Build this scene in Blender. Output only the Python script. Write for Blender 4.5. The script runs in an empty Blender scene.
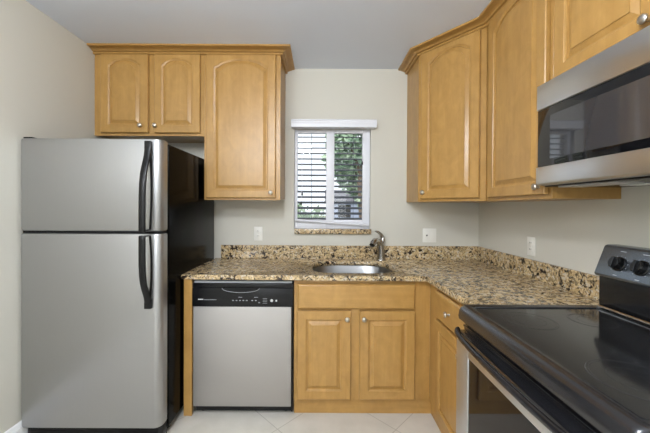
import bpy, bmesh, math, random
from mathutils import Vector, Matrix
random.seed(7)
S = bpy.context.scene
COL = S.collection
R = math.radians

# ------------------------------------------------------------------ camera
cd = bpy.data.cameras.new('camera')
cam = bpy.data.objects.new('camera', cd)
COL.objects.link(cam)
cd.sensor_width = 36.0
cd.lens = 306.0 / 650.0 * 36.0
cd.shift_x = 5.0 / 650.0
cd.shift_y = -7.4 / 650.0
cd.clip_start = 0.02
cam.matrix_world = Matrix.Translation((0, 0, 1.33)) @ Matrix.Rotation(R(90 - 0.4), 4, 'X') @ Matrix.Rotation(R(0.3), 4, 'Z')
S.camera = cam

# ------------------------------------------------------------------ world, sun, large lights, exposure
w = bpy.data.worlds.new('sky')
S.world = w
w.use_nodes = True
bg = w.node_tree.nodes['Background']
bg.inputs[0].default_value = (0.86, 0.93, 1.0, 1)
bg.inputs[1].default_value = 1.3

def light(name, kind, loc, energy, color=(1, 1, 1), rot=(0, 0, 0), **kw):
    l = bpy.data.lights.new(name, kind)
    l.energy = energy
    l.color = color
    for k, v in kw.items():
        setattr(l, k, v)
    o = bpy.data.objects.new(name, l)
    COL.objects.link(o)
    o.location = loc
    o.rotation_euler = rot
    return o

light('sun', 'SUN', (0, -5, 8), 3.0, (1, 0.95, 0.88), (R(48), 0, R(-20)), angle=R(1))
light('kitchen_ceiling_lamp', 'POINT', (-0.27, 0.21, 2.30), 62, (0.905, 0.945, 1.0), shadow_soft_size=0.13)
light('rear_fill_point', 'POINT', (-1.1, -1.3, 2.20), 80, (0.905, 0.945, 1.0), shadow_soft_size=0.2)  # added fill from the unseen rear of the room, mainly for the right wall
light('rear_fill_area', 'AREA', (-0.2, -4.02, 1.25), 24, (0.86, 0.93, 1.0), (R(90), 0, 0), shape='RECTANGLE', size=2.0, size_y=2.0)  # added unseen fill light

S.view_settings.view_transform = 'Standard'
S.view_settings.look = 'None'
S.view_settings.gamma = 1
S.view_settings.use_curve_mapping = False
S.view_settings.exposure = 0.22

# ------------------------------------------------------------------ materials
def srgb(r, g, b):
    f = lambda c: (c / 255 / 12.92) if c / 255 <= 0.04045 else ((c / 255 + 0.055) / 1.055) ** 2.4
    return (f(r), f(g), f(b), 1)

def pmat(name, color, rough=0.5, metal=0.0, spec=0.5, coat=0.0):
    m = bpy.data.materials.new(name)
    m.use_nodes = True
    b = m.node_tree.nodes['Principled BSDF']
    b.inputs['Base Color'].default_value = color
    b.inputs['Roughness'].default_value = rough
    b.inputs['Metallic'].default_value = metal
    b.inputs['Specular IOR Level'].default_value = spec
    b.inputs['Coat Weight'].default_value = coat
    return m, m.node_tree.nodes, m.node_tree.links, b

def coords(N, L, scale, rot=(0, 0, 0), loc=(0, 0, 0)):
    tc = N.new('ShaderNodeTexCoord')
    mp = N.new('ShaderNodeMapping')
    mp.inputs['Scale'].default_value = scale
    mp.inputs['Rotation'].default_value = rot
    mp.inputs['Location'].default_value = loc
    L.new(tc.outputs['Object'], mp.inputs['Vector'])
    return mp.outputs['Vector']

def noise(N, L, vec, scale, detail=4, rough=0.5, dist=0.0):
    n = N.new('ShaderNodeTexNoise')
    n.inputs['Scale'].default_value = scale
    n.inputs['Detail'].default_value = detail
    n.inputs['Roughness'].default_value = rough
    n.inputs['Distortion'].default_value = dist
    L.new(vec, n.inputs['Vector'])
    return n.outputs['Fac']

def ramp(N, L, fac, stops, interp='LINEAR'):
    r = N.new('ShaderNodeValToRGB')
    r.color_ramp.interpolation = interp
    el = r.color_ramp.elements
    while len(el) < len(stops):
        el.new(0.5)
    for e, (p, c) in zip(el, stops):
        e.position = p
        e.color = c
    L.new(fac, r.inputs['Fac'])
    return r.outputs['Color']

def bump(N, L, b, height, strength, dist):
    bp = N.new('ShaderNodeBump')
    bp.inputs['Strength'].default_value = strength
    bp.inputs['Distance'].default_value = dist
    L.new(height, bp.inputs['Height'])
    L.new(bp.outputs['Normal'], b.inputs['Normal'])

def mixc(N, L, fac, a, bcol, mode='MIX'):
    m = N.new('ShaderNodeMix')
    m.data_type = 'RGBA'
    m.blend_type = mode
    if isinstance(fac, float):
        m.inputs[0].default_value = fac
    else:
        L.new(fac, m.inputs[0])
    for i, v in ((6, a), (7, bcol)):
        if isinstance(v, tuple):
            m.inputs[i].default_value = v
        else:
            L.new(v, m.inputs[i])
    return m.outputs[2]

def wood(name, axis):
    m, N, L, b = pmat(name, srgb(205, 155, 88), 0.34, 0, 0.6)
    sc = [14, 14, 14]
    sc[axis] = 1.1
    v = coords(N, L, tuple(sc))
    f = noise(N, L, v, 2.2, 6, 0.6, 0.6)
    c = ramp(N, L, f, [(0.2, srgb(167, 126, 66)), (0.5, srgb(176, 136, 75)), (0.8, srgb(185, 145, 84))])
    v2 = coords(N, L, (9, 9, 6))
    f2 = noise(N, L, v2, 1.6, 5, 0.6, 0.8)
    c2 = ramp(N, L, f2, [(0.25, (0.84, 0.81, 0.75, 1)), (0.75, (1.08, 1.08, 1.08, 1))])
    L.new(mixc(N, L, 1.0, c, c2, 'MULTIPLY'), b.inputs['Base Color'])
    return m

M = {}
M['wood'] = wood('maple_vertical', 2)
M['wood_x'] = wood('maple_along_x', 0)
M['wood_y'] = wood('maple_along_y', 1)

def paint(name, col, st=0.08):
    m, N, L, b = pmat(name, col, 0.6, 0, 0.3)
    v = coords(N, L, (1, 1, 1))
    f = noise(N, L, v, 130, 3)
    bump(N, L, b, f, st, 0.002)
    return m
M['wall'] = paint('cream_wall_paint', srgb(206, 203, 192))
M['ceiling'] = paint('ceiling_paint', srgb(219, 226, 238), 0.05)
M['trim'] = paint('white_trim_paint', srgb(238, 238, 238), 0.02)

def granite():
    m, N, L, b = pmat('granite', (0.4, 0.3, 0.2, 1), 0.16, 0, 0.5)
    v = coords(N, L, (1, 1, 1))
    f1 = noise(N, L, v, 22, 8, 0.65, 0.4)
    c1 = ramp(N, L, f1, [(0.30, srgb(140, 112, 74)), (0.43, srgb(186, 161, 118)), (0.58, srgb(214, 190, 146)), (0.75, srgb(226, 212, 182))])
    vo = N.new('ShaderNodeTexVoronoi')
    vo.inputs['Scale'].default_value = 92
    vo.inputs['Randomness'].default_value = 1
    nv = N.new('ShaderNodeTexNoise')
    nv.inputs['Scale'].default_value = 40
    L.new(v, nv.inputs['Vector'])
    va = N.new('ShaderNodeVectorMath'); va.operation = 'SCALE'; va.inputs['Scale'].default_value = 0.05
    L.new(nv.outputs['Color'], va.inputs[0])
    vb = N.new('ShaderNodeVectorMath'); vb.operation = 'ADD'
    L.new(v, vb.inputs[0]); L.new(va.outputs[0], vb.inputs[1])
    L.new(vb.outputs[0], vo.inputs['Vector'])
    sp = N.new('ShaderNodeSeparateColor')
    L.new(vo.outputs['Color'], sp.inputs[0])
    cell = ramp(N, L, sp.outputs[0], [(0.0, (0.02, 0.017, 0.015, 1)), (0.17, srgb(96, 74, 50)), (0.28, srgb(176, 148, 106)), (0.58, srgb(212, 187, 144)), (0.84, srgb(206, 199, 184))], 'CONSTANT')
    c = mixc(N, L, 0.62, c1, cell)
    f3 = noise(N, L, v, 30, 6, 0.65, 0.9)
    k = ramp(N, L, f3, [(0.535, (0, 0, 0, 1)), (0.58, (1, 1, 1, 1))])
    c = mixc(N, L, k, c, srgb(46, 36, 30))
    L.new(c, b.inputs['Base Color'])
    return m
M['granite'] = granite()

def steel(name, axis, base=0.60, rough=0.34, tint=(1, 1, 1)):
    m, N, L, b = pmat(name, (base, base, base, 1), rough, 1.0)
    sc = [700, 700, 700]
    sc[axis] = 6
    v = coords(N, L, tuple(sc))
    f = noise(N, L, v, 1.0, 3)
    c = ramp(N, L, f, [(0.2, (base * 0.98 * tint[0], base * 0.98 * tint[1], base * 0.98 * tint[2], 1)), (0.8, (base * 1.02 * tint[0], base * 1.02 * tint[1], base * 1.02 * tint[2], 1))])
    L.new(c, b.inputs['Base Color'])
    rr = ramp(N, L, f, [(0.2, (rough - 0.015,) * 3 + (1,)), (0.8, (rough + 0.02,) * 3 + (1,))])
    L.new(rr, b.inputs['Roughness'])
    return m
M['steel_v'] = steel('brushed_steel_vertical', 2, 0.43, 0.40)
M['steel_h'] = steel('brushed_steel_across', 0, 0.62, 0.34)
M['steel_y'] = steel('brushed_steel_along_y', 1, 0.62, 0.30)
M['oven_steel'] = steel('oven_steel', 1, 0.66, 0.42)
M['dish_steel'] = steel('dishwasher_steel', 0, 0.50, 0.62, (1.02, 0.98, 0.94))
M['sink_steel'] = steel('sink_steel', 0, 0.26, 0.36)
M['nickel'] = pmat('satin_nickel', (0.62, 0.58, 0.52, 1), 0.28, 1)[0]
M['faucet'] = pmat('brushed_nickel', (0.50, 0.48, 0.45, 1), 0.27, 1)[0]
M['chrome'] = pmat('chrome', (0.8, 0.8, 0.8, 1), 0.12, 1)[0]
M['black_gloss'] = pmat('black_enamel', (0.012, 0.012, 0.014, 1), 0.12, 0, 0.5)[0]
M['black_glass'] = pmat('black_glass', (0.006, 0.006, 0.007, 1), 0.04, 0, 0.45)[0]
M['cook_glass'] = pmat('cooktop_glass', (0.014, 0.014, 0.015, 1), 0.10, 0, 0.6)[0]
M['black_plastic'] = pmat('black_plastic', (0.006, 0.006, 0.006, 1), 0.30, 0, 0.3)[0]
M['black_satin'] = pmat('black_satin', (0.008, 0.008, 0.009, 1), 0.26, 0, 0.32)[0]
M['black_rim'] = pmat('black_rim_enamel', (0.014, 0.014, 0.016, 1), 0.22, 0, 0.9)[0]
M['console'] = pmat('console_metallic_black', (0.16, 0.185, 0.215, 1), 0.24, 0.75, 0.6)[0]
M['knob_black'] = pmat('knob_black', (0.004, 0.004, 0.004, 1), 0.18, 0, 0.5)[0]
M['dark'] = pmat('dark_recess', (0.01, 0.01, 0.01, 1), 0.7, 0, 0.2)[0]
M['white_plastic'] = pmat('white_plastic', srgb(232, 230, 222), 0.35)[0]
M['grey_mark'] = pmat('grey_print', (0.30, 0.31, 0.32, 1), 0.4)[0]
M['pale_mark'] = pmat('pale_print', (0.62, 0.62, 0.62, 1), 0.4)[0]
M['ring'] = pmat('burner_print', (0.06, 0.06, 0.06, 1), 0.25)[0]
M['slat'] = pmat('slat_painted_shade', srgb(56, 60, 70), 0.5)[0]  # slats are white; their backlit darkness is put into this base colour
M['vinyl'] = pmat('white_vinyl', srgb(226, 227, 233), 0.4)[0]
M['lens'] = pmat('lamp_lens', (0.75, 0.75, 0.72, 1), 0.3)[0]

def side_black():
    m, N, L, b = pmat('fridge_side_black', (0.002, 0.002, 0.002, 1), 0.18, 0, 0.07)
    f = noise(N, L, coords(N, L, (1, 1, 1)), 160, 2)
    bump(N, L, b, f, 0.12, 0.001)
    return m
M['side_black'] = side_black()

def tile():
    m, N, L, b = pmat('floor_tile', srgb(214, 206, 192), 0.38, 0, 0.4)
    a = R(45)
    # a tile corner sits at (0.46, 1.82)
    v = coords(N, L, (1, 1, 1), (0, 0, a))
    br = N.new('ShaderNodeTexBrick')
    br.offset = 0.0
    br.squash = 1.0
    br.inputs['Scale'].default_value = 1.0
    br.inputs['Brick Width'].default_value = 0.50
    br.inputs['Row Height'].default_value = 0.50
    br.inputs['Mortar Size'].default_value = 0.0022
    br.inputs['Mortar Smooth'].default_value = 0.1
    br.inputs['Bias'].default_value = 0
    br.inputs['Color1'].default_value = (1, 1, 1, 1)
    br.inputs['Color2'].default_value = (0.97, 0.97, 0.965, 1)
    br.inputs['Mortar'].default_value = (0.66, 0.64, 0.61, 1)
    cx, cy = 0.46, 1.82
    rx = cx * math.cos(a) - cy * math.sin(a)
    ry = cx * math.sin(a) + cy * math.cos(a)
    ad = N.new('ShaderNodeVectorMath'); ad.operation = 'ADD'
    ad.inputs[1].default_value = (-rx, -ry, 0)
    L.new(v, ad.inputs[0])
    L.new(ad.outputs[0], br.inputs['Vector'])
    f = noise(N, L, coords(N, L, (1, 1, 1)), 5, 6, 0.6)
    c = ramp(N, L, f, [(0.3, srgb(200, 195, 184)), (0.7, srgb(216, 211, 201))])
    L.new(mixc(N, L, 1.0, c, br.outputs['Color'], 'MULTIPLY'), b.inputs['Base Color'])
    return m
M['tile'] = tile()

def glassmat():
    m = bpy.data.materials.new('window_glass')
    m.use_nodes = True
    N, L = m.node_tree.nodes, m.node_tree.links
    N.remove(N['Principled BSDF'])
    t = N.new('ShaderNodeBsdfTransparent')
    g = N.new('ShaderNodeBsdfGlossy')
    g.inputs['Roughness'].default_value = 0.02
    mx = N.new('ShaderNodeMixShader')
    mx.inputs[0].default_value = 0.05
    L.new(t.outputs[0], mx.inputs[1]); L.new(g.outputs[0], mx.inputs[2])
    L.new(mx.outputs[0], N['Material Output'].inputs[0])
    return m
M['glass'] = glassmat()

def emis(name, col, st):
    m, N, L, b = pmat(name, col, 0.4)
    b.inputs['Emission Color'].default_value = col
    b.inputs['Emission Strength'].default_value = st
    return m
M['diffuser'] = emis('lamp_diffuser', (1, 0.96, 0.9, 1), 2.5)

def leafmat(name, c0, c1):
    m, N, L, b = pmat(name, c0, 0.55, 0, 0.3)
    f = noise(N, L, coords(N, L, (1, 1, 1)), 3, 3)
    L.new(ramp(N, L, f, [(0.35, c0), (0.65, c1)]), b.inputs['Base Color'])
    return m
M['leaf'] = leafmat('tree_leaves', srgb(128, 156, 134), srgb(176, 196, 168))
M['leaf2'] = leafmat('shrub_leaves', srgb(110, 140, 108), srgb(150, 172, 138))
M['bark'] = leafmat('bark', srgb(84, 70, 60), srgb(110, 96, 84))
M['lawn'] = leafmat('lawn', srgb(120, 132, 96), srgb(150, 152, 122))
M['house'] = pmat('house_paint', srgb(140, 150, 176), 0.7)[0]
M['roof'] = pmat('roof_shingle', srgb(92, 92, 100), 0.8)[0]

# ------------------------------------------------------------------ geometry helpers
class MB:
    """collects shapes, given in world coordinates, for ONE mesh object"""
    def __init__(self):
        self.bm = bmesh.new()
        self.T = Matrix.Identity(4)

    def v(self, p):
        return self.bm.verts.new(self.T @ Vector(p))

    def box(self, x0, x1, y0, y1, z0, z1, bev=0.0, seg=2):
        vs = [self.v((x, y, z)) for x in (x0, x1) for y in (y0, y1) for z in (z0, z1)]
        fs = []
        for q in ((0, 1, 3, 2), (4, 6, 7, 5), (0, 4, 5, 1), (2, 3, 7, 6), (0, 2, 6, 4), (1, 5, 7, 3)):
            fs.append(self.bm.faces.new([vs[i] for i in q]))
        if bev > 0:
            es = list({e for f in fs for e in f.edges})
            bmesh.ops.bevel(self.bm, geom=es, offset=bev, segments=seg, profile=0.5, affect='EDGES')
        return self

    def prism(self, pts, axis, a, b, bev=0.0, seg=2):
        """pts: closed outline in the two axes other than `axis`; extruded from a to b"""
        def mk(p, c):
            q = [0, 0, 0]
            o = [i for i in range(3) if i != axis]
            q[o[0]], q[o[1]] = p
            q[axis] = c
            return self.v(q)
        A = [mk(p, a) for p in pts]
        B = [mk(p, b) for p in pts]
        fs = [self.bm.faces.new(A), self.bm.faces.new(B[::-1])]
        n = len(pts)
        for i in range(n):
            fs.append(self.bm.faces.new((A[i], B[i], B[(i + 1) % n], A[(i + 1) % n])))
        if bev > 0:
            es = list({e for f in fs for e in f.edges})
            bmesh.ops.bevel(self.bm, geom=es, offset=bev, segments=seg, profile=0.5, affect='EDGES')
        return self

    def loft(self, rings, cap0=True, cap1=True, closed=True):
        vr = [[self.v(p) for p in r] for r in rings]
        n = len(vr[0])
        for a, b in zip(vr, vr[1:]):
            for i in range(n if closed else n - 1):
                j = (i + 1) % n
                self.bm.faces.new((a[i], a[j], b[j], b[i]))
        if cap0:
            self.bm.faces.new(vr[0][::-1])
        if cap1:
            self.bm.faces.new(vr[-1])
        return self

    def lathe(self, origin, axis, prof, n=20):
        """prof: (radius, distance along axis)"""
        ax = Vector(axis).normalized()
        u = ax.orthogonal().normalized()
        w_ = ax.cross(u)
        rings = []
        for r, d in prof:
            c = Vector(origin) + ax * d
            rings.append([tuple(c + (u * math.cos(2 * math.pi * k / n) + w_ * math.sin(2 * math.pi * k / n)) * max(r, 1e-5)) for k in range(n)])
        return self.loft(rings)

    def tube(self, pts, rad, n=10, flat=None):
        """pts: path; rad: number or list; flat=(direction, factor) widens the section along a direction"""
        P = [Vector(p) for p in pts]
        if not isinstance(rad, (list, tuple)):
            rad = [rad] * len(P)
        rings = []
        up = None
        for i, p in enumerate(P):
            t = (P[min(i + 1, len(P) - 1)] - P[max(i - 1, 0)]).normalized()
            if flat:
                u = Vector(flat[0]); u = (u - t * u.dot(t)).normalized()
            else:
                u = up if up else t.orthogonal()
                u = (u - t * u.dot(t)).normalized()
                up = u
            w_ = t.cross(u)
            fu = flat[1] if flat else 1
            rings.append([tuple(p + (u * fu * math.cos(2 * math.pi * k / n) + w_ * math.sin(2 * math.pi * k / n)) * rad[i]) for k in range(n)])
        return self.loft(rings)

    def ring(self, c, r, wd, z, n=48):
        a = [self.v((c[0] + (r - wd) * math.cos(2 * math.pi * k / n), c[1] + (r - wd) * math.sin(2 * math.pi * k / n), z)) for k in range(n)]
        b = [self.v((c[0] + r * math.cos(2 * math.pi * k / n), c[1] + r * math.sin(2 * math.pi * k / n), z)) for k in range(n)]
        for i in range(n):
            j = (i + 1) % n
            self.bm.faces.new((a[i], b[i], b[j], a[j]))
        return self

    def build(self, name, mat, parent=None, smooth=35):
        bmesh.ops.recalc_face_normals(self.bm, faces=self.bm.faces)
        me = bpy.data.meshes.new(name)
        off = Vector((0, 0, 0))
        if parent is not None:
            q = parent
            while q is not None:
                off += q.location
                q = q.parent
        self.bm.transform(Matrix.Translation(-off))
        self.bm.to_mesh(me)
        self.bm.free()
        me.materials.append(mat)
        if smooth:
            for p in me.polygons:
                p.use_smooth = True
            me.set_sharp_from_angle(angle=R(smooth))
        o = bpy.data.objects.new(name, me)
        COL.objects.link(o)
        if parent is not None:
            o.parent = parent
        return o

def thing(name, label, cat, loc, group=None):
    o = bpy.data.objects.new(name, None)
    COL.objects.link(o)
    o.empty_display_size = 0.1
    o.location = loc
    o['label'] = label
    o['category'] = cat
    if group:
        o['group'] = group
    return o

def tag(o, label, cat, group=None):
    o['label'] = label
    o['category'] = cat
    if group:
        o['group'] = group
    return o

def struct(o):
    o['kind'] = 'structure'
    return o

def frame_T(origin, theta):
    """local frame for fronts: x to the right along the face, -y out of the face, z up"""
    return Matrix.Translation(origin) @ Matrix.Rotation(theta, 4, 'Z')

def raised_door(T, wd, h, rise, mat, parent, name='door', stile=0.053, t=0.02, peak=0.03):
    """cabinet door from x=0..wd, z=0..h, front at y=-t, with a raised panel (arched if rise>0)"""
    mb = MB(); mb.T = T
    n = 18
    xs = [i / n for i in range(n + 1)]
    def rect(x0, x1, z0, z1, y):
        r = [(x0, y, z0), (x1, y, z0)]
        for u in xs:
            r.append((x1 + (x0 - x1) * u, y, z1))
        return r
    def arch(d, y):
        x0, x1, z0 = stile + d, wd - stile - d, stile + d
        r = [(x0, y, z0), (x1, y, z0)]
        zt = h - peak - d if rise > 0 else h - stile - d
        for u in xs:
            x = x1 + (x0 - x1) * u
            k = 2 * u - 1
            if rise > 0:
                ak = min(1.0, abs(k) / 0.93)
                z = zt - rise * (1 - math.sqrt(max(0, 1 - 0.86 * ak * ak))) / (1 - math.sqrt(0.14))
            else:
                z = zt
            r.append((x, y, z))
        return r
    e = 0.004
    rings = [rect(0, wd, 0, h, 0), rect(0, wd, 0, h, -t + e), rect(e, wd - e, e, h - e, -t),
             arch(0, -t), arch(0.002, -t + 0.003), arch(0.009, -t + 0.006), arch(0.010, -t + 0.0125), arch(0.016, -t + 0.0125),
             arch(0.036, -t + 0.003), arch(0.0365, -t + 0.0), arch(0.040, -t + 0.0)]
    mb.loft(rings)
    return mb.build(name, mat, parent, 25)

def slab_front(T, wd, h, mat, parent, name='drawer', t=0.02):
    mb = MB(); mb.T = T
    rings = []
    for d, y in ((0, 0), (0, -t + 0.008), (0.004, -t + 0.003), (0.010, -t), (0.014, -t)):
        rings.append([(d, y, d), (wd - d, y, d), (wd - d, y, h - d), (d, y, h - d)])
    mb.loft(rings)
    return mb.build(name, mat, parent, 25)

def knob(T, x, z, parent, t=0.02):
    mb = MB(); mb.T = T
    mb.lathe((x, -t + 0.0005, z), (0, -1, 0), [(0.008, 0), (0.0065, 0.004), (0.0055, 0.012), (0.012, 0.017), (0.0155, 0.021), (0.0155, 0.025), (0.011, 0.029), (0.0, 0.030)], 18)
    o = mb.build('knob', M['nickel'], parent, 50)
    o['label'] = 'round satin nickel knob'
    return o

# ------------------------------------------------------------------ room dimensions
XL, XR, YB, YF, ZC = -1.655, 1.325, 2.55, -4.1, 2.478
TH = 0.16
WX0, WX1, WZ0, WZ1 = -0.217, 0.420, 1.147, 1.985

struct(MB().box(XL - TH, XR + TH, YF - TH, YB + TH, -0.12, 0).build('floor', M['tile'], smooth=0))
struct(MB().box(XL - TH, XR + TH, YF - TH, YB + TH, ZC, ZC + 0.12).build('ceiling', M['ceiling'], smooth=0))
struct(MB().box(XL - TH, XL, YF - TH, YB + TH, 0, ZC).build('wall_left', M['wall'], smooth=0))
struct(MB().box(XR, XR + TH, YF - TH, YB + TH, 0, ZC).build('wall_right', M['wall'], smooth=0))
mb = MB()
mb.box(XL, WX0, YB, YB + TH, 0, ZC)
mb.box(WX1, XR, YB, YB + TH, 0, ZC)
mb.box(WX0, WX1, YB, YB + TH, 0, WZ0)
mb.box(WX0, WX1, YB, YB + TH, WZ1, ZC)
struct(mb.build('wall_back', M['wall'], smooth=0))
struct(MB().box(XL, XR, YF - TH, YF, 0, ZC).build('wall_front', M['wall'], smooth=0))
struct(MB().prism([(XL, 0), (XL + 0.014, 0), (XL + 0.014, 0.105), (XL + 0.009, 0.118), (XL + 0.006, 0.13), (XL, 0.135)], 1, YF, 1.72).build('baseboard_left', M['trim'], smooth=0))

# window
win = MB()
fy0, fy1 = 2.592, 2.628
win.box(WX0, -0.192, fy0, fy1, WZ0, WZ1, 0.003)
win.box(0.051, 0.120, fy0, fy1, WZ0, WZ1, 0.003)
win.box(0.360, WX1, fy0, fy1, WZ0, WZ1, 0.003)
win.box(-0.192, 0.051, fy0 + 0.004, fy1, WZ0, 1.222, 0.003)
win.box(0.120, 0.360, fy0 + 0.004, fy1, WZ0, 1.222, 0.003)
win.box(-0.192, 0.051, fy0 + 0.004, fy1, 1.955, WZ1, 0.003)
win.box(0.120, 0.360, fy0 + 0.004, fy1, 1.955, WZ1, 0.003)
wo = win.build('window_1', M['vinyl'])
struct(wo)
MB().box(WX0, WX1, 2.692, 2.697, WZ0 + 0.002, WZ1).build('pane', M['glass'], wo, 0)
MB().box(WX0 + 0.006, WX1 + 0.004, 2.522, 2.591, 1.106, WZ0 + 0.001, 0.004).build('sill', M['granite'], wo)['label'] = 'granite window sill'

# ------------------------------------------------------------------ blind
bl = thing('window_blind', 'white valance blind with open horizontal slats in the small window above the sink', 'blind', (0.1, 2.62, 1.15))
mb = MB()
mb.prism([(2.486, 1.978), (2.549, 1.978), (2.549, 2.042), (2.484, 2.042), (2.480, 2.034), (2.486, 2.026), (2.482, 2.016), (2.486, 2.008)], 0, -0.238, 0.458, 0.0015, 1)
mb.build('valance', M['vinyl'], bl)
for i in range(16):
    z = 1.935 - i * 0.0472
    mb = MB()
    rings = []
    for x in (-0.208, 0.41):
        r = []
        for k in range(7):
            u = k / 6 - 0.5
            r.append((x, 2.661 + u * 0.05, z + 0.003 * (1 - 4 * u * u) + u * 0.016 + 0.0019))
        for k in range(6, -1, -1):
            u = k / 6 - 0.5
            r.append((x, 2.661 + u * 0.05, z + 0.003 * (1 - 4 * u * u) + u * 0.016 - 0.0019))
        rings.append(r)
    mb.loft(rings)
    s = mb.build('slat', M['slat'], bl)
    s['label'] = 'white slat, backlit darkness put into its colour'
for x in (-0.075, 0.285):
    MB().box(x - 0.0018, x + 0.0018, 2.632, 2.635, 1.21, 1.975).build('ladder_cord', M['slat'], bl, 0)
mb = MB()
mb.prism([(-0.209, 1.212), (0.412, 1.172), (0.412, 1.188), (-0.209, 1.228)], 1, 2.556, 2.588, 0.002, 1)
mb.build('bottom_rail', M['vinyl'], bl)
for x, z0 in ((-0.150, 1.425), (-0.158, 1.345), (0.352, 1.685)):
    mb = MB()
    mb.tube([(x, 2.572, z0 + 0.03), (x, 2.572, 1.977)], 0.0012, 6)
    c = mb.build('pull_cord', M['vinyl'], bl)
    mb = MB()
    mb.lathe((x, 2.572, z0), (0, 0, 1), [(0.0, 0), (0.007, 0.001), (0.007, 0.015), (0.004, 0.03), (0.0, 0.032)], 10)
    mb.build('tassel', M['black_plastic'], c)['label'] = 'small dark cord tassel'

# ------------------------------------------------------------------ upper cabinets, back wall
FR = 2.245   # face of the frames on the back wall
def back_upper(label, x0, x1, z0, doors, kn):
    t = thing('wall_cabinet', label, 'cabinet', ((x0 + x1) / 2, (FR + YB) / 2, z0), 'wall cabinets')
    z1 = 2.452
    MB().box(x0, x1, FR + 0.019, YB - 0.001, z0 + 0.012, z1).build('carcass', M['wood'], t, 0)
    mb = MB()
    xs = [x0, x1]
    mb.box(x0, x1, FR, FR + 0.0195, z0, z1, 0.001, 1)
    mb.build('face_frame', M['wood'], t, 0)
    for (dx0, dx1, dz0, dz1, rise), (kx, kz) in zip(doors, kn):
        T = frame_T((dx0, FR - 0.003, dz0), 0)
        d = raised_door(T, dx1 - dx0, dz1 - dz0, rise, M['wood'], t)
        knob(T, kx - dx0, kz - dz0, d)
    return t
back_upper('short two-door maple wall cabinet above the refrigerator', XL + 0.001, -0.851, 1.844,
           [(-1.596, -1.252, 1.863, 2.431, 0.045), (-1.207, -0.875, 1.863, 2.431, 0.045)], [(-1.300, 1.912), (-1.193, 1.912)])
back_upper('tall single-door maple wall cabinet left of the window', -0.850, -0.293, 1.378,
           [(-0.829, -0.326, 1.394, 2.431, 0.058)], [(-0.357, 1.432)])

CROWN = [(0.000, 2.434), (0.014, 2.434), (0.018, 2.437), (0.018, 2.444), (0.011, 2.447), (0.011, 2.450), (0.026, 2.451), (0.032, 2.456), (0.046, 2.460), (0.053, 2.460), (0.046, 2.463), (0.046, 2.4645), (0.064, 2.465), (0.076, 2.467), (0.076, 2.4775), (0.000, 2.4775)]
def crown(path, label, scale=1.0):
    """path: plan polyline; the profile goes to the LEFT-hand outside of the path direction"""
    P = [Vector((p[0], p[1])) for p in path]
    nrm = []
    for a, b in zip(P, P[1:]):
        d = (b - a).normalized()
        nrm.append(Vector((d.y, -d.x)))
    rings = []
    for i, p in enumerate(P):
        if i == 0: m = nrm[0]
        elif i == len(P) - 1: m = nrm[-1]
        else:
            s = (nrm[i - 1] + nrm[i])
            m = s / (1 + nrm[i - 1].dot(nrm[i]))
        rings.append([(p.x + m.x * o, p.y + m.y * o, z) for o, z in CROWN])
    mb = MB()
    mb.loft(rings)
    o = mb.build('crown_molding', M['wood_x'], None, 20)
    tag(o, label, 'crown molding', 'crown moldings on the wall cabinets')
    return o
crown([(XL + 0.001, FR - 0.001), (-0.292, FR - 0.001), (-0.292, YB - 0.001)], 'maple crown molding along the top of the cabinets left of the window')

# ------------------------------------------------------------------ upper cabinets, corner and right wall
ZU = 1.372
FX = 1.02    # face of the frames on the right wall
C0 = Vector((0.72, 2.245)); C1 = Vector((FX, 1.880))
t = thing('corner_cabinet', 'diagonal maple corner wall cabinet between the window and the right wall', 'cabinet', (1.1, 2.25, ZU))
mb = MB()
mb.prism([(0.72, YB - 0.001), (0.72, 2.246), (FX + 0.001, 1.8815), (XR - 0.001, 1.8815), (XR - 0.001, YB - 0.001)], 2, ZU, 2.452)
mb.build('carcass', M['wood'], t, 0)
dv = C1 - C0
ang = math.atan2(dv.y, dv.x)
T = frame_T((C0.x, C0.y, ZU), ang)
Ld = dv.length
mb = MB(); mb.T = T
mb.box(0.0, Ld, -0.006, 0.0, 0, 1.08, 0.001, 1)
mb.build('face_frame', M['wood'], t, 0)
T2 = frame_T((C0.x, C0.y, ZU + 0.02), ang) @ Matrix.Translation((0.034, -0.009, 0))
wd = Ld - 0.034 - 0.034
d = raised_door(T2, wd, 1.037, 0.055, M['wood'], t)
knob(T2, 0.028, 0.045, d)

def right_upper(label, y0, y1, z0, doors, kn):
    """y0 > y1: from back to front"""
    t = thing('wall_cabinet', label, 'cabinet', ((FX + XR) / 2, (y0 + y1) / 2, z0), 'wall cabinets')
    z1 = 2.452
    MB().box(FX + 0.019, XR - 0.001, y1, y0, z0 + 0.0, z1).build('carcass', M['wood'], t, 0)
    MB().box(FX, FX + 0.0195, y1, y0, z0, z1, 0.001, 1).build('face_frame', M['wood'], t, 0)
    for (dy0, dy1, dz0, dz1, rise), (ky, kz) in zip(doors, kn):
        T = frame_T((FX - 0.003, dy0, dz0), R(-90))
        d = raised_door(T, dy0 - dy1, dz1 - dz0, rise, M['wood'], t)
        knob(T, dy0 - ky, kz - dz0, d)
    return t
right_upper('tall single-door maple wall cabinet left of the microwave', 1.874, 1.346, ZU,
            [(1.828, 1.364, ZU + 0.02, 2.431, 0.055)], [(1.396, ZU + 0.055)])
right_upper('short two-door maple wall cabinet above the microwave', 1.335, 0.440, 1.862,
            [(1.316, 0.905, 1.876, 2.431, 0.045), (0.880, 0.468, 1.876, 2.431, 0.045)], [(0.932, 1.905), (0.853, 1.905)])
crown([(0.7185, YB - 0.001), (0.7185, 2.241), (FX - 0.001, 1.8735), (FX - 0.001, 0.440)], 'maple crown molding bending around the corner cabinets right of the window')

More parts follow.
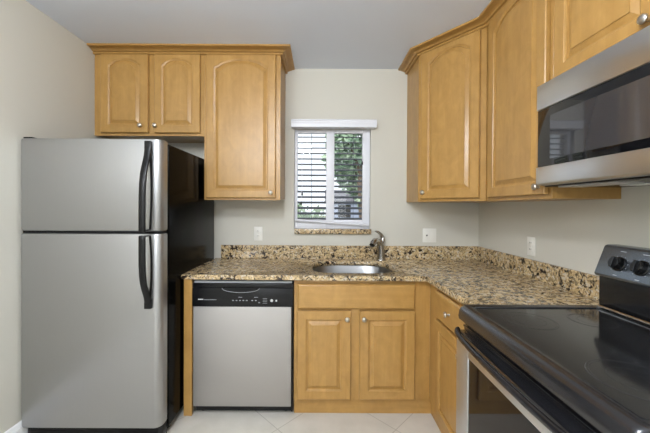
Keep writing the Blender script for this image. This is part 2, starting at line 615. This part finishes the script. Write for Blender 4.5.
# ------------------------------------------------------------------ base cabinets
BF = 1.950   # frame face, back run
BX = 0.707   # frame face, right run
t = thing('end_panel', 'maple end panel between refrigerator and dishwasher', 'cabinet panel', (-0.835, 2.2, 0))
MB().box(-0.858, -0.806, 1.930, 1.950, 0.0005, 0.868, 0.0015, 1).build('front_stile', M['wood'], t, 0)
MB().box(-0.858, -0.838, 1.950, 2.545, 0.0005, 0.868).build('side_panel', M['wood'], t, 0)

t = thing('sink_base_cabinet', 'two-door maple base cabinet with false drawer front under the sink', 'cabinet', (0.25, 2.2, 0))
mb = MB()
mb.box(-0.162, -0.144, BF + 0.019, YB - 0.002, 0.10, 0.868)
mb.box(0.690, 0.706, BF + 0.019, YB - 0.002, 0.10, 0.868)
mb.box(-0.162, 0.706, BF + 0.019, YB - 0.002, 0.10, 0.118)
mb.box(-0.162, 0.706, YB - 0.012, YB - 0.002, 0.10, 0.868)
mb.build('carcass', M['wood'], t, 0)
mb = MB()
mb.box(-0.162, -0.115, BF, BF + 0.019, 0.098, 0.868)
mb.box(0.190, 0.265, BF, BF + 0.019, 0.1355, 0.6595)
mb.box(0.580, 0.706, BF, BF + 0.019, 0.098, 0.868)
mb.box(-0.115, 0.580, BF, BF + 0.019, 0.835, 0.868)
mb.box(-0.115, 0.580, BF, BF + 0.019, 0.66, 0.70)
mb.box(-0.115, 0.580, BF, BF + 0.019, 0.098, 0.135)
mb.build('face_frame', M['wood'], t, 0)
MB().box(-0.162, 0.775, 1.966, 1.984, 0.0005, 0.0975).build('toe_board', M['wood_x'], t, 0)
T = frame_T((-0.139, BF - 0.003, 0.684), 0)
slab_front(T, 0.745, 0.158, M['wood_x'], t, 'false_drawer_front')
for x0, x1, kx in ((-0.139, 0.199, 0.175), (0.255, 0.606, 0.281)):
    T = frame_T((x0, BF - 0.003, 0.110), 0)
    d = raised_door(T, x1 - x0, 0.562, 0, M['wood'], t)
    knob(T, kx - x0, 0.627 - 0.110, d)

t = thing('drawer_base_cabinet', 'maple base cabinet with one drawer and one door left of the range', 'cabinet', (1.0, 1.65, 0))
MB().box(BX + 0.0195, XR - 0.002, 1.348, BF - 0.002, 0.10, 0.868).build('carcass', M['wood'], t, 0)
MB().box(BX, BX + 0.019, 1.348, BF - 0.001, 0.098, 0.868).build('face_frame', M['wood'], t, 0)
MB().box(BX + 0.016, BX + 0.034, 1.348, 1.964, 0.0005, 0.0975).build('toe_board', M['wood_y'], t, 0)
T = frame_T((BX - 0.003, 1.810, 0.684), R(-90))
d = slab_front(T, 0.39, 0.158, M['wood_y'], t, 'drawer')
knob(T, 0.200, 0.080, d)
T = frame_T((BX - 0.003, 1.810, 0.110), R(-90))
d = raised_door(T, 0.39, 0.562, 0, M['wood'], t)
knob(T, 0.35, 0.505, d)

# ------------------------------------------------------------------ countertop with sink hole
CT = 0.900
ct = thing('countertop', 'L-shaped speckled brown granite countertop with backsplash', 'countertop', (0.3, 2.2, 0.87))
SX, SY, SW, SD = 0.230, 2.206, 0.283, 0.221   # sink centre and half sizes
def sink_ring(s, z, n=56, dx=0.0):
    r = []
    for k in range(n):
        a = 2 * math.pi * k / n
        c, s_ = math.cos(a), math.sin(a)
        e = 2 / 3.2 if s_ > 0 else 2 / 4.5
        x = math.copysign(abs(c) ** (2 / 3.0), c) * (SW + s)
        y = math.copysign(abs(s_) ** e, s_) * (SD + s)
        r.append((SX + x, SY + y, z))
    return r
mb = MB()
outl = [(-0.868, 1.915), (0.668, 1.915), (0.680, 1.903), (0.680, 1.3455), (XR - 0.001, 1.3455), (XR - 0.001, YB - 0.001), (-0.868, YB - 0.001)]
mb.prism(outl, 2, CT - 0.031, CT)
es = []
for e in mb.bm.edges:
    a, b_ = e.verts
    if abs(a.co.z - b_.co.z) < 1e-6:
        mid = (a.co + b_.co) / 2
        if mid.y < 1.92 and mid.y > 1.346 and mid.x < 0.69:
            es.append(e)
bmesh.ops.bevel(mb.bm, geom=es, offset=0.010, segments=4, profile=0.5, affect='EDGES')
slab = mb.build('slab', M['granite'], ct)
cut = MB()
cut.loft([sink_ring(0, CT - 0.1), sink_ring(0, CT + 0.1)])
co = cut.build('cutter', M['granite'])
bo = slab.modifiers.new('hole', 'BOOLEAN')
bo.operation = 'DIFFERENCE'
bo.solver = 'EXACT'
bo.object = co
dg = bpy.context.evaluated_depsgraph_get()
nm = bpy.data.meshes.new_from_object(slab.evaluated_get(dg))
slab.modifiers.clear()
slab.data = nm
bpy.data.objects.remove(co, do_unlink=True)
MB().box(-0.818, XR - 0.0225, YB - 0.021, YB - 0.001, CT + 0.0003, 1.010, 0.0015, 1).build('backsplash', M['granite'], ct, 0)
MB().box(XR - 0.022, XR - 0.001, 1.3455, YB - 0.001, CT + 0.0003, 1.010, 0.0015, 1).build('backsplash', M['granite'], ct, 0)

sk = thing('kitchen_sink', 'undermount stainless steel sink bowl set into the granite counter', 'sink', (SX, SY, 0.70))
mb = MB()
zt = CT - 0.0315
mb.loft([sink_ring(0.018, zt - 0.003), sink_ring(0.018, zt), sink_ring(0.004, zt), sink_ring(0.0, zt - 0.005), sink_ring(-0.006, zt - 0.12), sink_ring(-0.018, zt - 0.155), sink_ring(-0.05, zt - 0.172), sink_ring(-0.12, zt - 0.178), sink_ring(-0.155, zt - 0.18)], False, True)
mb.build('bowl', M['sink_steel'], sk, 60)
mb = MB()
mb.lathe((SX, SY + 0.02, zt - 0.179), (0, 0, 1), [(0.0, 0.0), (0.045, 0.0), (0.045, 0.004), (0.036, 0.004), (0.030, 0.001), (0.0, 0.001)], 24)
mb.build('drain', M['chrome'], sk)

# faucet
fx, fy = 0.497, 2.482
fc = thing('faucet', 'brushed nickel single-lever faucet behind the right end of the sink', 'faucet', (fx, fy, CT))
mb = MB()
mb.lathe((fx, fy, CT + 0.0003), (0, 0, 1), [(0.038, 0), (0.038, 0.004), (0.034, 0.010), (0.031, 0.012)], 28)
mb.build('base_flange', M['faucet'], fc)
mb = MB()
mb.tube([(fx, fy, CT + 0.011), (fx, fy, 0.945), (fx - 0.002, fy - 0.003, 0.985), (fx - 0.007, fy - 0.008, 1.02), (fx - 0.016, fy - 0.018, 1.052), (fx - 0.022, fy - 0.026, 1.066)], [0.031, 0.030, 0.029, 0.028, 0.026, 0.016], 20)
mb.build('body', M['faucet'], fc, 60)
mb = MB()
mb.tube([(fx - 0.004, fy - 0.006, 1.012), (fx - 0.028, fy - 0.040, 1.050), (fx - 0.050, fy - 0.075, 1.069), (fx - 0.068, fy - 0.100, 1.068), (fx - 0.086, fy - 0.122, 1.052), (fx - 0.094, fy - 0.131, 1.040)], [0.017, 0.018, 0.020, 0.023, 0.024, 0.021], 18)
sp = mb.build('spout', M['faucet'], fc, 60)
mb = MB()
mb.lathe((fx - 0.094, fy - 0.131, 1.0405), (-0.5, -0.6, -0.75), [(0.0205, 0), (0.0205, 0.006), (0.016, 0.008), (0.0, 0.008)], 18)
mb.build('spray_face', M['black_plastic'], sp)
mb = MB()
mb.tube([(fx - 0.004, fy - 0.002, 1.035), (fx + 0.012, fy + 0.006, 1.062), (fx + 0.013, fy + 0.008, 1.085), (fx - 0.002, fy + 0.002, 1.110), (fx - 0.028, fy - 0.016, 1.130), (fx - 0.048, fy - 0.030, 1.136)], [0.018, 0.017, 0.0145, 0.012, 0.010, 0.007], 14, ((0.8, -0.6, 0), 1.3))
mb.build('lever', M['faucet'], fc, 60)

# ------------------------------------------------------------------ dishwasher
dw = thing('dishwasher', 'dishwasher with stainless door and black control panel beside the end panel', 'dishwasher', (-0.484, 2.2, 0))
X0, X1 = -0.803, -0.166
MB().box(X0 + 0.004, X1 - 0.004, 1.955, 2.50, 0.09, 0.862).build('tub_housing', M['black_plastic'], dw, 0)
mb = MB()
mb.box(X0 + 0.003, X1 - 0.012, 1.930, 1.9545, 0.062, 0.697, 0.004, 3)
mb.build('door_panel', M['dish_steel'], dw)
# control panel with scooped handle
mb = MB()
z0, z1 = 0.6985, 0.846
n = 24
def cp_front(x):
    u = (x - (-0.51)) / 0.135
    return math.sqrt(max(0.0, 1 - u * u)) if abs(u) < 1 else 0.0
hx = [X0 + (X1 - X0) * k / 60 for k in range(61)]
mb.box(X0, X1, 1.925, 1.9545, z0, 0.815, 0.003, 2)
mb.box(X0, X1, 1.930, 1.9545, 0.8155, z1, 0.003, 2)
cpn = mb.build('control_panel', M['black_satin'], dw)
MB().box(X0 + 0.01, X1 - 0.01, 1.936, 1.9545, z1 + 0.0005, 0.858).build('top_gap_trim', M['grey_mark'], dw, 0)
mb = MB()
pts = []
for k in range(25):
    u = -1 + 2 * k / 24
    pts.append((-0.497 + u * 0.118, 0.8155 - 0.026 * math.sqrt(max(0, 1 - u * u))))
mb.prism(pts, 1, 1.9240, 1.930)
mb.build('handle_recess', M['dark'], cpn, 0)
mb = MB()
mb.tube([(p[0], 1.9235, p[1] - 0.001) for p in pts], 0.0018, 6)
mb.build('handle_lip', M['grey_mark'], cpn)
for k in range(9):
    x = -0.724 + k * 0.0085
    MB().box(x, x + 0.005, 1.9292, 1.931, 0.8195, 0.8275).build('vent_slot', M['dark'], cpn, 0)
MB().box(-0.765, -0.733, 1.9243, 1.926, 0.741, 0.747).build('badge', M['pale_mark'], cpn, 0)
MB().box(-0.728, -0.650, 1.9243, 1.926, 0.7405, 0.7435).build('badge', M['grey_mark'], cpn, 0)
for i, x in enumerate((-0.545, -0.523, -0.501, -0.480, -0.459, -0.424, -0.402, -0.380)):
    MB().box(x - 0.005, x + 0.005, 1.9243, 1.926, 0.735 if i < 7 else 0.722, 0.741 if i < 7 else 0.728).build('button', M['grey_mark'], cpn, 0)
for x in (-0.50, -0.40):
    MB().box(x - 0.012, x + 0.012, 1.9243, 1.926, 0.757, 0.760).build('button_legend', M['grey_mark'], cpn, 0)
for z in (0.750, 0.740, 0.730, 0.720):
    MB().box(-0.358, -0.330, 1.9243, 1.926, z, z + 0.002).build('button_legend', M['grey_mark'], cpn, 0)
for x, r in ((-0.301, 0.009), (-0.272, 0.006)):
    mb = MB(); mb.lathe((x, 1.9255, 0.738), (0, -1, 0), [(r, 0), (r, 0.003), (r * 0.8, 0.004), (0, 0.004)], 18)
    mb.build('button', M['pale_mark'], cpn)
mb = MB()
mb.box(X0 + 0.012, X1 - 0.001, 1.958, 1.975, 0.018, 0.089, 0.002, 1)
mb.box(X1 - 0.0115, X1 - 0.001, 1.934, 1.958, 0.03, 0.30)
mb.build('toe_panel', M['black_plastic'], dw, 0)
for x in (X0 + 0.05, X1 - 0.05):
    mb = MB(); mb.lathe((x, 2.0, 0.0005), (0, 0, 1), [(0.018, 0), (0.018, 0.01), (0.008, 0.012), (0.008, 0.092)], 14)
    mb.build('leg', M['black_plastic'], dw)

# ------------------------------------------------------------------ refrigerator
fr = thing('refrigerator', 'stainless top-freezer refrigerator with black sides against the left wall', 'refrigerator', (-1.25, 2.1, 0))
FX0, FX1 = -1.645, -0.8695
MB().box(FX0 + 0.006, FX1 - 0.001, 1.764, 2.520, 0.05, 1.686, 0.006, 3).build('cabinet', M['side_black'], fr)
MB().box(FX0 + 0.02, FX1 - 0.02, 1.744, 1.766, 0.10, 1.68).build('gasket', M['dark'], fr, 0)
def fridge_door(name, z0, z1):
    mb = MB()
    yf, yb = 1.675, 1.744
    prof = []
    rl, rr = 0.018, 0.042
    prof.append((FX0, yb))
    for k in range(7):
        a = math.pi / 2 * k / 6
        prof.append((FX0 + rl - rl * math.cos(a), yf + rl - rl * math.sin(a)))
    for k in range(11):
        a = math.pi / 2 * k / 10
        prof.append((FX1 - rr + rr * math.sin(a), yf + rr - rr * math.cos(a)))
    prof.append((FX1, yb))
    rings = []
    cxm, cym = (FX0 + FX1) / 2, (yf + yb) / 2
    def ins(d, z):
        return [(cxm + (x - cxm) * (1 - d / 0.39), cym + (y - cym) * (1 - d / 0.045), z) for x, y in prof]
    for d, z in ((0.010, z0), (0.003, z0 + 0.003), (0.0, z0 + 0.010), (0.0, z1 - 0.008), (0.002, z1 - 0.002), (0.006, z1)):
        rings.append(ins(d, z))
    mb.loft(rings)
    return mb.build(name, M['steel_v'], fr, 40)
d1 = fridge_door('freezer_door', 1.191, 1.698)
d2 = fridge_door('fresh_food_door', 0.103, 1.177)
MB().box(FX0 + 0.004, FX1 - 0.004, 1.690, 1.740, 1.1775, 1.1905).build('door_gap_strip', M['dark'], fr, 0)
hxm = -0.934
def fhandle(parent, zt, zb):
    """bowed bar: fixed at the far end and standing off towards the gap between the doors"""
    mb = MB()
    pts = []
    for u, off in ((0.08, 0.014), (0.16, 0.021), (0.22, 0.031), (0.30, 0.046), (0.38, 0.057), (0.48, 0.064), (0.62, 0.068), (0.78, 0.069), (0.92, 0.069), (0.985, 0.069), (1.0, 0.068)):
        pts.append((hxm, 1.675 - off, zt + (zb - zt) * u))
    mb.tube(pts, [0.009] * 10 + [0.007], 14, ((1, 0, 0), 2.1))
    za, zc = zb + (zt - zb) * 0.005, zb + (zt - zb) * 0.02
    mb.box(hxm - 0.009, hxm + 0.009, 1.612, 1.6755, min(za, zc), max(za, zc), 0.003)
    h = mb.build('handle', M['black_plastic'], parent, 60)
    h['label'] = 'black bowed bar handle'
    mb = MB()
    pts = [(hxm + 0.004 + 0.008 * math.sin(math.pi * k / 10), 1.674, zt + (zb - zt) * (0.1 + 0.88 * k / 10)) for k in range(11)]
    mb.tube(pts, 0.004, 8, ((1, 0, 0), 1.5))
    mb.build('backing_strip', M['black_plastic'], parent)
    mb = MB()
    za, zb_ = zt, zt + (zb - zt) * 0.13
    mb.box(hxm - 0.019, hxm + 0.019, 1.655, 1.6755, min(za, zb_), max(za, zb_), 0.004)
    mb.build('handle_cap', M['black_plastic'], parent)
fhandle(d1, 1.684, 1.194)
fhandle(d2, 0.770, 1.174)
mb = MB()
mb.box(FX0 + 0.005, FX0 + 0.055, 1.69, 1.78, 1.6985, 1.709, 0.004)
mb.box(FX0 + 0.010, FX0 + 0.050, 1.750, 1.81, 1.686, 1.706, 0.004)
mb.build('hinge_cover', M['black_plastic'], fr)
mb = MB()
mb.box(FX0 + 0.01, FX1 - 0.01, 1.710, 1.765, 0.012, 0.098, 0.003)
for k in range(4):
    mb.box(FX0 + 0.03, FX1 - 0.03, 1.706, 1.711, 0.022 + k * 0.015, 0.029 + k * 0.015)
mb.build('base_grille', M['black_plastic'], fr)
for x in (FX0 + 0.05, FX1 - 0.05):
    for y in (1.84, 2.46):
        mb = MB(); mb.lathe((x, y, 0.0005), (0, 0, 1), [(0.022, 0), (0.022, 0.012), (0.012, 0.015), (0.012, 0.055)], 14)
        mb.build('foot', M['black_plastic'], fr)

# ------------------------------------------------------------------ range
RY0, RY1 = 1.341, 0.580
rg = thing('electric_range', 'black glass-top electric range with stainless oven door at the right wall', 'stove', (0.97, 0.96, 0))
MB().box(0.648, 1.30, RY1 + 0.002, RY0 - 0.002, 0.05, 0.884, 0.003).build('body', M['black_gloss'], rg)
for x in (0.70, 1.26):
    for y in (RY1 + 0.05, RY0 - 0.05):
        mb = MB(); mb.lathe((x, y, 0.0005), (0, 0, 1), [(0.02, 0), (0.02, 0.01), (0.01, 0.012), (0.01, 0.052)], 12)
        mb.build('foot', M['black_plastic'], rg)
# cooktop frame: rounded outline, sloped front
def rrect(x0, x1, y0, y1, r, z, n=7):
    pts = []
    for cx_, cy_, a0 in ((x1 - r, y1 - r, 0), (x0 + r, y1 - r, 90), (x0 + r, y0 + r, 180), (x1 - r, y0 + r, 270)):
        for k in range(n):
            a = R(a0 + 90 * k / (n - 1))
            pts.append((cx_ + r * math.cos(a), cy_ + r * math.sin(a), z))
    return pts
mb = MB()
mb.loft([rrect(0.640, 1.298, RY1, RY0, 0.004, 0.846), rrect(0.608, 1.298, RY1, RY0, 0.012, 0.848), rrect(0.605, 1.298, RY1, RY0, 0.014, 0.862), rrect(0.608, 1.298, RY1, RY0, 0.016, 0.884),
         rrect(0.616, 1.297, RY1 + 0.001, RY0 - 0.001, 0.018, 0.899), rrect(0.630, 1.296, RY1 + 0.006, RY0 - 0.006, 0.016, 0.9075), rrect(0.644, 1.294, RY1 + 0.014, RY0 - 0.014, 0.012, 0.9085),
         rrect(0.655, 1.290, RY1 + 0.034, RY0 - 0.034, 0.008, 0.906), rrect(0.658, 1.288, RY1 + 0.037, RY0 - 0.037, 0.006, 0.899)], True, True)
mb.build('cooktop_frame', M['black_rim'], rg, 50)
ck = MB().box(0.657, 1.23, RY1 + 0.036, RY0 - 0.036, 0.8985, 0.9015).build('cooktop_glass', M['cook_glass'], rg, 0)
for c, r in (((0.800, 1.165), 0.092), ((1.040, 1.165), 0.075), ((0.800, 0.760), 0.105), ((1.040, 0.760), 0.080)):
    mb = MB()
    mb.ring(c, r, 0.002, 0.9019)
    mb.ring(c, r * 0.93, 0.001, 0.9019)
    mb.ring(c, r * 0.60, 0.001, 0.9019)
    mb.build('burner_ring', M['ring'], ck, 0)
# vent trim under the cooktop lip
mb = MB()
for z0, z1, x in ((0.824, 0.8455, 0.634), (0.812, 0.822, 0.628), (0.800, 0.810, 0.632)):
    mb.box(x, 0.6485, RY1 + 0.008, RY0 - 0.008, z0, z1, 0.002)
mb.build('vent_trim', M['black_gloss'], rg)
# oven door
od = MB()
DY0, DY1 = RY0 - 0.006, RY1 + 0.006
WY0, WY1, OZ0, OZ1 = 1.232, 0.690, 0.300, 0.722
od.box(0.600, 0.6455, WY0, DY0, 0.205, 0.776, 0.003)
od.box(0.600, 0.6455, DY1, WY1, 0.205, 0.776, 0.003)
od.box(0.600, 0.6455, WY1, WY0, OZ1, 0.776, 0.003)
od.box(0.600, 0.6455, WY1, WY0, 0.205, OZ0, 0.003)
odo = od.build('oven_door', M['oven_steel'], rg)
odo['label'] = 'stainless framed oven door'
MB().box(0.604, 0.640, WY1 + 0.0005, WY0 - 0.0005, OZ0 + 0.0005, OZ1 - 0.0005).build('oven_window', M['black_glass'], odo, 0)
MB().box(0.603, 0.6455, DY1, DY0, 0.7765, 0.799, 0.004).build('door_top_trim', M['black_gloss'], odo)
mb = MB()
pts = [(0.606, DY0 - 0.006, 0.800), (0.598, DY0 - 0.010, 0.799), (0.591, DY0 - 0.022, 0.797), (0.586, DY0 - 0.045, 0.794), (0.582, DY0 - 0.085, 0.791), (0.579, DY0 - 0.16, 0.788), (0.576, DY0 - 0.26, 0.786)]
pts = pts + [(0.575, 0.9605, 0.786)] + [(p[0], 2 * 0.9605 - p[1], p[2]) for p in pts[::-1]]
mb.tube(pts, 0.0095, 14, ((0, 0, 1), 1.35))
mb.build('handle', M['black_gloss'], odo, 60)['label'] = 'black curved oven handle'
dr = MB().box(0.602, 0.6455, DY1, DY0, 0.060, 0.198, 0.004).build('storage_drawer', M['steel_y'], rg)
# backguard
bgd = MB()
bgd.box(1.220, 1.305, RY1 + 0.006, RY0 - 0.006, 0.9095, 1.040, 0.004)
bgo = bgd.build('backguard', M['black_satin'], rg)
mb = MB()
mb.prism([(1.206, 1.038), (1.199, 1.049), (1.244, 1.168), (1.254, 1.174), (1.306, 1.174), (1.314, 1.166), (1.314, 1.038)], 1, RY1, RY0 - 0.002, 0.006, 3)
pn = mb.build('control_console', M['console'], rg)
mb = MB(); mb.tube([(1.207, RY0 - 0.020, 0.9095), (1.207, RY1 + 0.012, 0.9085)], 0.0065, 10)
mb.build('trim_rod', M['chrome'], rg)['label'] = 'chrome rod at the foot of the backguard'
nx = Vector((-0.9354, 0, 0.3537))
tz = Vector((0.3537, 0, 0.9354))
def on_panel(y, s):
    p = Vector((1.199, y, 1.049)) + tz * s
    return p + nx * 0.0002
for y in (1.246, 1.158, 0.765, 0.677):
    c = on_panel(y, 0.058)
    mb = MB()
    mb.lathe(c, nx, [(0.030, 0.0), (0.030, 0.004), (0.026, 0.006), (0.023, 0.022), (0.021, 0.026), (0.0, 0.026)], 28)
    k = mb.build('knob', M['knob_black'], pn, 40)
    mb = MB()
    side = Vector((0, 1, 0))
    rings = []
    for d, hw, hl in ((0.020, 0.007, 0.023), (0.034, 0.0055, 0.0215), (0.036, 0.004, 0.019)):
        b0 = c + nx * d
        rings.append([tuple(b0 + side * sx * hw + tz * sy * hl) for sx, sy in ((-1, -1), (1, -1), (1, 1), (-1, 1))])
    mb.loft(rings)
    mb.build('grip', M['knob_black'], k, 0)
    mb = MB()
    for j in range(11):
        a = R(-50 + 28 * j)
        q = c + (side * math.cos(a) + tz * math.sin(a)) * 0.035
        mb.lathe(q, nx, [(0.0013, 0), (0.0013, 0.0004), (0, 0.0005)], 6)
    mb.build('dial_marks', M['grey_mark'], pn, 0)
for y in (1.246, 1.158, 0.765, 0.677):
    for s, hw in ((0.112, 0.012), (0.010, 0.008)):
        mb = MB()
        p = on_panel(y, s)
        mb.T = Matrix.Identity(4)
        q = [p + Vector((0, -hw, 0)) - tz * 0.0015, p + Vector((0, hw, 0)) - tz * 0.0015, p + Vector((0, hw, 0)) + tz * 0.0015, p + Vector((0, -hw, 0)) + tz * 0.0015]
        mb.loft([[tuple(v) for v in q], [tuple(v + nx * 0.0004) for v in q]])
        mb.build('dial_legend', M['grey_mark'], pn, 0)
p0 = on_panel(0.9605, 0.035); p1 = on_panel(0.9605, 0.095)
mb = MB()
q = [p0 + Vector((0, -0.10, 0)), p0 + Vector((0, 0.10, 0)), p1 + Vector((0, 0.10, 0)), p1 + Vector((0, -0.10, 0))]
mb.loft([[tuple(v) for v in q], [tuple(v + nx * 0.0015) for v in q]])
mb.build('clock_display', M['black_glass'], pn, 0)

# ------------------------------------------------------------------ microwave
MX, MY0, MY1, MZ0, MZ1 = 0.945, 1.3425, 0.582, 1.428, 1.8595
mw = thing('microwave', 'over-the-range stainless microwave with black glass door under the cabinets', 'microwave', (1.13, 0.96, MZ0))
MB().box(MX + 0.040, XR - 0.002, MY1, MY0, MZ0 - 0.006, MZ1, 0.002).build('housing', M['black_satin'], mw)
mb = MB()
mb.box(MX, MX + 0.0395, MY1, MY0, 1.752, MZ1, 0.004, 3)
mb.build('top_panel', M['steel_y'], mw)
mb = MB()
mb.prism([(MX, 1.506), (MX + 0.0395, 1.506), (MX + 0.0395, MZ0), (MX + 0.006, MZ0), (MX, MZ0 + 0.008)], 1, MY1, MY0, 0.002, 2)
mb.build('bottom_panel', M['steel_y'], mw)
dg_ = MB().box(MX + 0.004, MX + 0.0395, MY1 + 0.16, MY0 - 0.004, 1.507, 1.751, 0.002).build('door', M['black_glass'], mw)
dg_['label'] = 'black glass microwave door'
mb = MB()
a = [(MX + 0.0036, y, z) for y, z in ((MY0 - 0.075, 1.535), (MY1 + 0.235, 1.535), (MY1 + 0.235, 1.715), (MY0 - 0.075, 1.715))]
mb.loft([a, [(MX + 0.0044, p[1], p[2]) for p in a]])
mscr = pmat('mesh_window', (0.035, 0.036, 0.040, 1), 0.04, 0, 1.0)[0]
mb.build('door_window', mscr, dg_, 0)
MB().box(MX + 0.004, MX + 0.0395, MY1, MY1 + 0.158, 1.507, 1.751, 0.002).build('keypad_panel', M['black_glass'], mw)
mb = MB()
for i in range(4):
    for j in range(3):
        mb.box(MX + 0.0034, MX + 0.0042, MY1 + 0.03 + j * 0.036, MY1 + 0.055 + j * 0.036, 1.53 + i * 0.034, 1.55 + i * 0.034)
mb.build('keypad', M['grey_mark'], mw, 0)
for y in (MY1 + 0.05, MY0 - 0.30):
    MB().box(MX + 0.06, MX + 0.16, y, y + 0.25, MZ0 - 0.010, MZ0 - 0.0055).build('grease_filter', M['steel_h'], mw, 0)
for y in (MY0 - 0.20, MY1 + 0.20):
    MB().box(MX + 0.22, MX + 0.29, y - 0.05, y + 0.05, MZ0 - 0.010, MZ0 - 0.0055, 0.002).build('work_lamp', M['lens'], mw)

# ------------------------------------------------------------------ outlets and switch
def outlet(label, T):
    t = thing('wall_outlet', label, 'outlet', T.to_translation(), 'wall outlets')
    mb = MB(); mb.T = T
    mb.box(-0.035, 0.035, -0.006, -0.0003, -0.058, 0.058, 0.002)
    mb.build('cover_plate', M['white_plastic'], t)
    for z in (-0.020, 0.020):
        mb = MB(); mb.T = T
        mb.lathe((0, -0.0058, z), (0, -1, 0), [(0.0165, 0), (0.0165, 0.002), (0.015, 0.0028), (0, 0.0028)], 20)
        r = mb.build('receptacle', M['white_plastic'], t)
        for dx in (-0.006, 0.006):
            mb = MB(); mb.T = T
            mb.box(dx - 0.0012, dx + 0.0012, -0.0094, -0.0084, z - 0.002, z + 0.007)
            mb.build('slot', M['dark'], r, 0)
    mb = MB(); mb.T = T
    mb.lathe((0, -0.0058, 0), (0, -1, 0), [(0.003, 0), (0.003, 0.001), (0, 0.0015)], 10)
    mb.build('screw', M['nickel'], t)
    return t
outlet('white duplex outlet on the back wall between wall cabinet and counter, left of the window', frame_T((-0.513, YB, 1.105), 0))
outlet('white duplex outlet on the right wall above the counter beside the range', frame_T((XR, 1.912, 1.091), R(-90)))
T = frame_T((0.913, YB, 1.098), 0)
t = thing('switch_plate', 'white double plate with jack and rocker switch under the corner cabinet', 'switch', (0.913, YB, 1.098))
mb = MB(); mb.T = T
mb.box(-0.056, 0.056, -0.006, -0.0003, -0.058, 0.058, 0.002)
mb.build('cover_plate', M['white_plastic'], t)
for x, nm_ in ((-0.024, 'outlet_insert'), (0.024, 'rocker')):
    mb = MB(); mb.T = T
    mb.box(x - 0.0165, x + 0.0165, -0.0085, -0.0055, -0.033, 0.033, 0.001)
    q = mb.build(nm_, M['white_plastic'], t)
    if x < 0:
        mb = MB(); mb.T = T
        mb.box(x - 0.006, x + 0.006, -0.0095, -0.008, -0.006, 0.006)
        mb.build('jack', M['dark'], q, 0)

# ------------------------------------------------------------------ ceiling lamps (behind and above the camera; rear one added for the fill)
for x, y, r, lb in ((-0.27, 0.21, 0.19, 'round frosted ceiling lamp over the kitchen floor'), (-1.1, -1.3, 0.27, 'added unseen round ceiling lamp for the rear fill light')):
    t = thing('ceiling_lamp', lb, 'lamp', (x, y, ZC), 'ceiling lamps')
    mb = MB(); mb.lathe((x, y, ZC - 0.001), (0, 0, -1), [(r, 0), (r, 0.02), (r - 0.01, 0.025), (0, 0.025)], 32)
    mb.build('canopy', M['nickel'], t)
    mb = MB(); mb.lathe((x, y, ZC - 0.0265), (0, 0, -1), [(r - 0.015, 0), (r - 0.02, 0.02), (r - 0.06, 0.038), (0, 0.044)], 32)
    mb.build('diffuser', M['diffuser'], t)

# ------------------------------------------------------------------ outdoors, seen through the blind
GZ = -0.35
o = MB().box(-30, 30, 2.9, 60, GZ - 0.1, GZ).build('ground', M['lawn'], None, 0)
struct(o)
def leaves(mb, c, rad, n, size):
    for _ in range(n):
        while True:
            p = Vector((random.uniform(-1, 1), random.uniform(-1, 1), random.uniform(-1, 1)))
            if 0.25 < p.length < 1: break
        p = Vector((p.x * rad[0], p.y * rad[1], p.z * rad[2])) + Vector(c)
        u = Vector((random.gauss(0, 1), random.gauss(0, 1), random.gauss(0, 1))).normalized()
        w_ = u.orthogonal().normalized()
        s = size * random.uniform(0.6, 1.3)
        mb.bm.faces.new([mb.bm.verts.new(q) for q in (p - u * s, p + w_ * s * 0.55, p + u * s, p - w_ * s * 0.55)])
def tree(label, x, y, h, cr, n):
    t = thing('garden_tree', label, 'tree', (x, y, GZ), 'trees outside the window')
    mb = MB()
    mb.tube([(x, y, GZ), (x + 0.05, y, GZ + h * 0.3), (x - 0.03, y, GZ + h * 0.55), (x + 0.04, y, GZ + h * 0.8)], [0.16, 0.12, 0.09, 0.04], 10)
    for a in range(4):
        mb.tube([(x, y, GZ + h * (0.4 + 0.08 * a)), (x + math.cos(a * 2) * cr * 0.4, y + math.sin(a * 2) * cr * 0.4, GZ + h * (0.55 + 0.08 * a)), (x + math.cos(a * 2) * cr * 0.75, y + math.sin(a * 2) * cr * 0.75, GZ + h * (0.62 + 0.08 * a))], [0.06, 0.04, 0.015], 7)
    mb.build('trunk', M['bark'], t)
    mb = MB()
    for k in range(7):
        a = k * 0.9
        leaves(mb, (x + math.cos(a) * cr * 0.5, y + math.sin(a) * cr * 0.5, GZ + h * (0.42 + 0.09 * k)), (cr * 0.62, cr * 0.62, h * 0.13), n // 7, 0.11)
    mb.build('foliage', M['leaf'], t, 0)
tree('leafy green tree outside the right window pane', 1.15, 8.5, 4.4, 1.0, 2600)
tree('paler farther tree outside behind the leafy tree', 2.2, 15.0, 4.6, 1.3, 1600)
def shrub(label, x, y, h, r, n):
    t = thing('garden_shrub', label, 'shrub', (x, y, GZ), 'shrubs outside the window')
    mb = MB()
    for k in range(5):
        a = k * 1.257
        mb.tube([(x, y, GZ), (x + math.cos(a) * r * 0.3, y + math.sin(a) * r * 0.3, GZ + h * 0.6)], [0.03, 0.01], 6)
    mb.build('stems', M['bark'], t)
    mb = MB()
    leaves(mb, (x, y, GZ + h * 0.55), (r, r, h * 0.45), n, 0.08)
    mb.build('foliage', M['leaf2'], t, 0)
shrub('leafy shrub outside the lower left window pane', -0.42, 6.5, 1.75, 0.35, 420)
shrub('rounded shrub outside the window near the mullion', 0.02, 9.5, 1.75, 0.5, 500)
h = thing('neighbor_house', 'grey-blue house with dark roof far outside behind the trees', 'house', (3.0, 24, GZ))
MB().box(0.6, 7.0, 22, 27, GZ, 1.75).build('wall', M['house'], h, 0)
MB().prism([(21.7, 1.75), (27.3, 1.75), (24.5, 2.7)], 0, 0.4, 7.2).build('roof', M['roof'], h, 0)
for x in (1.3, 3.2, 5.1):
    MB().box(x, x + 0.9, 21.96, 22.02, 0.6, 1.5).build('house_window', M['black_glass'], h, 0)
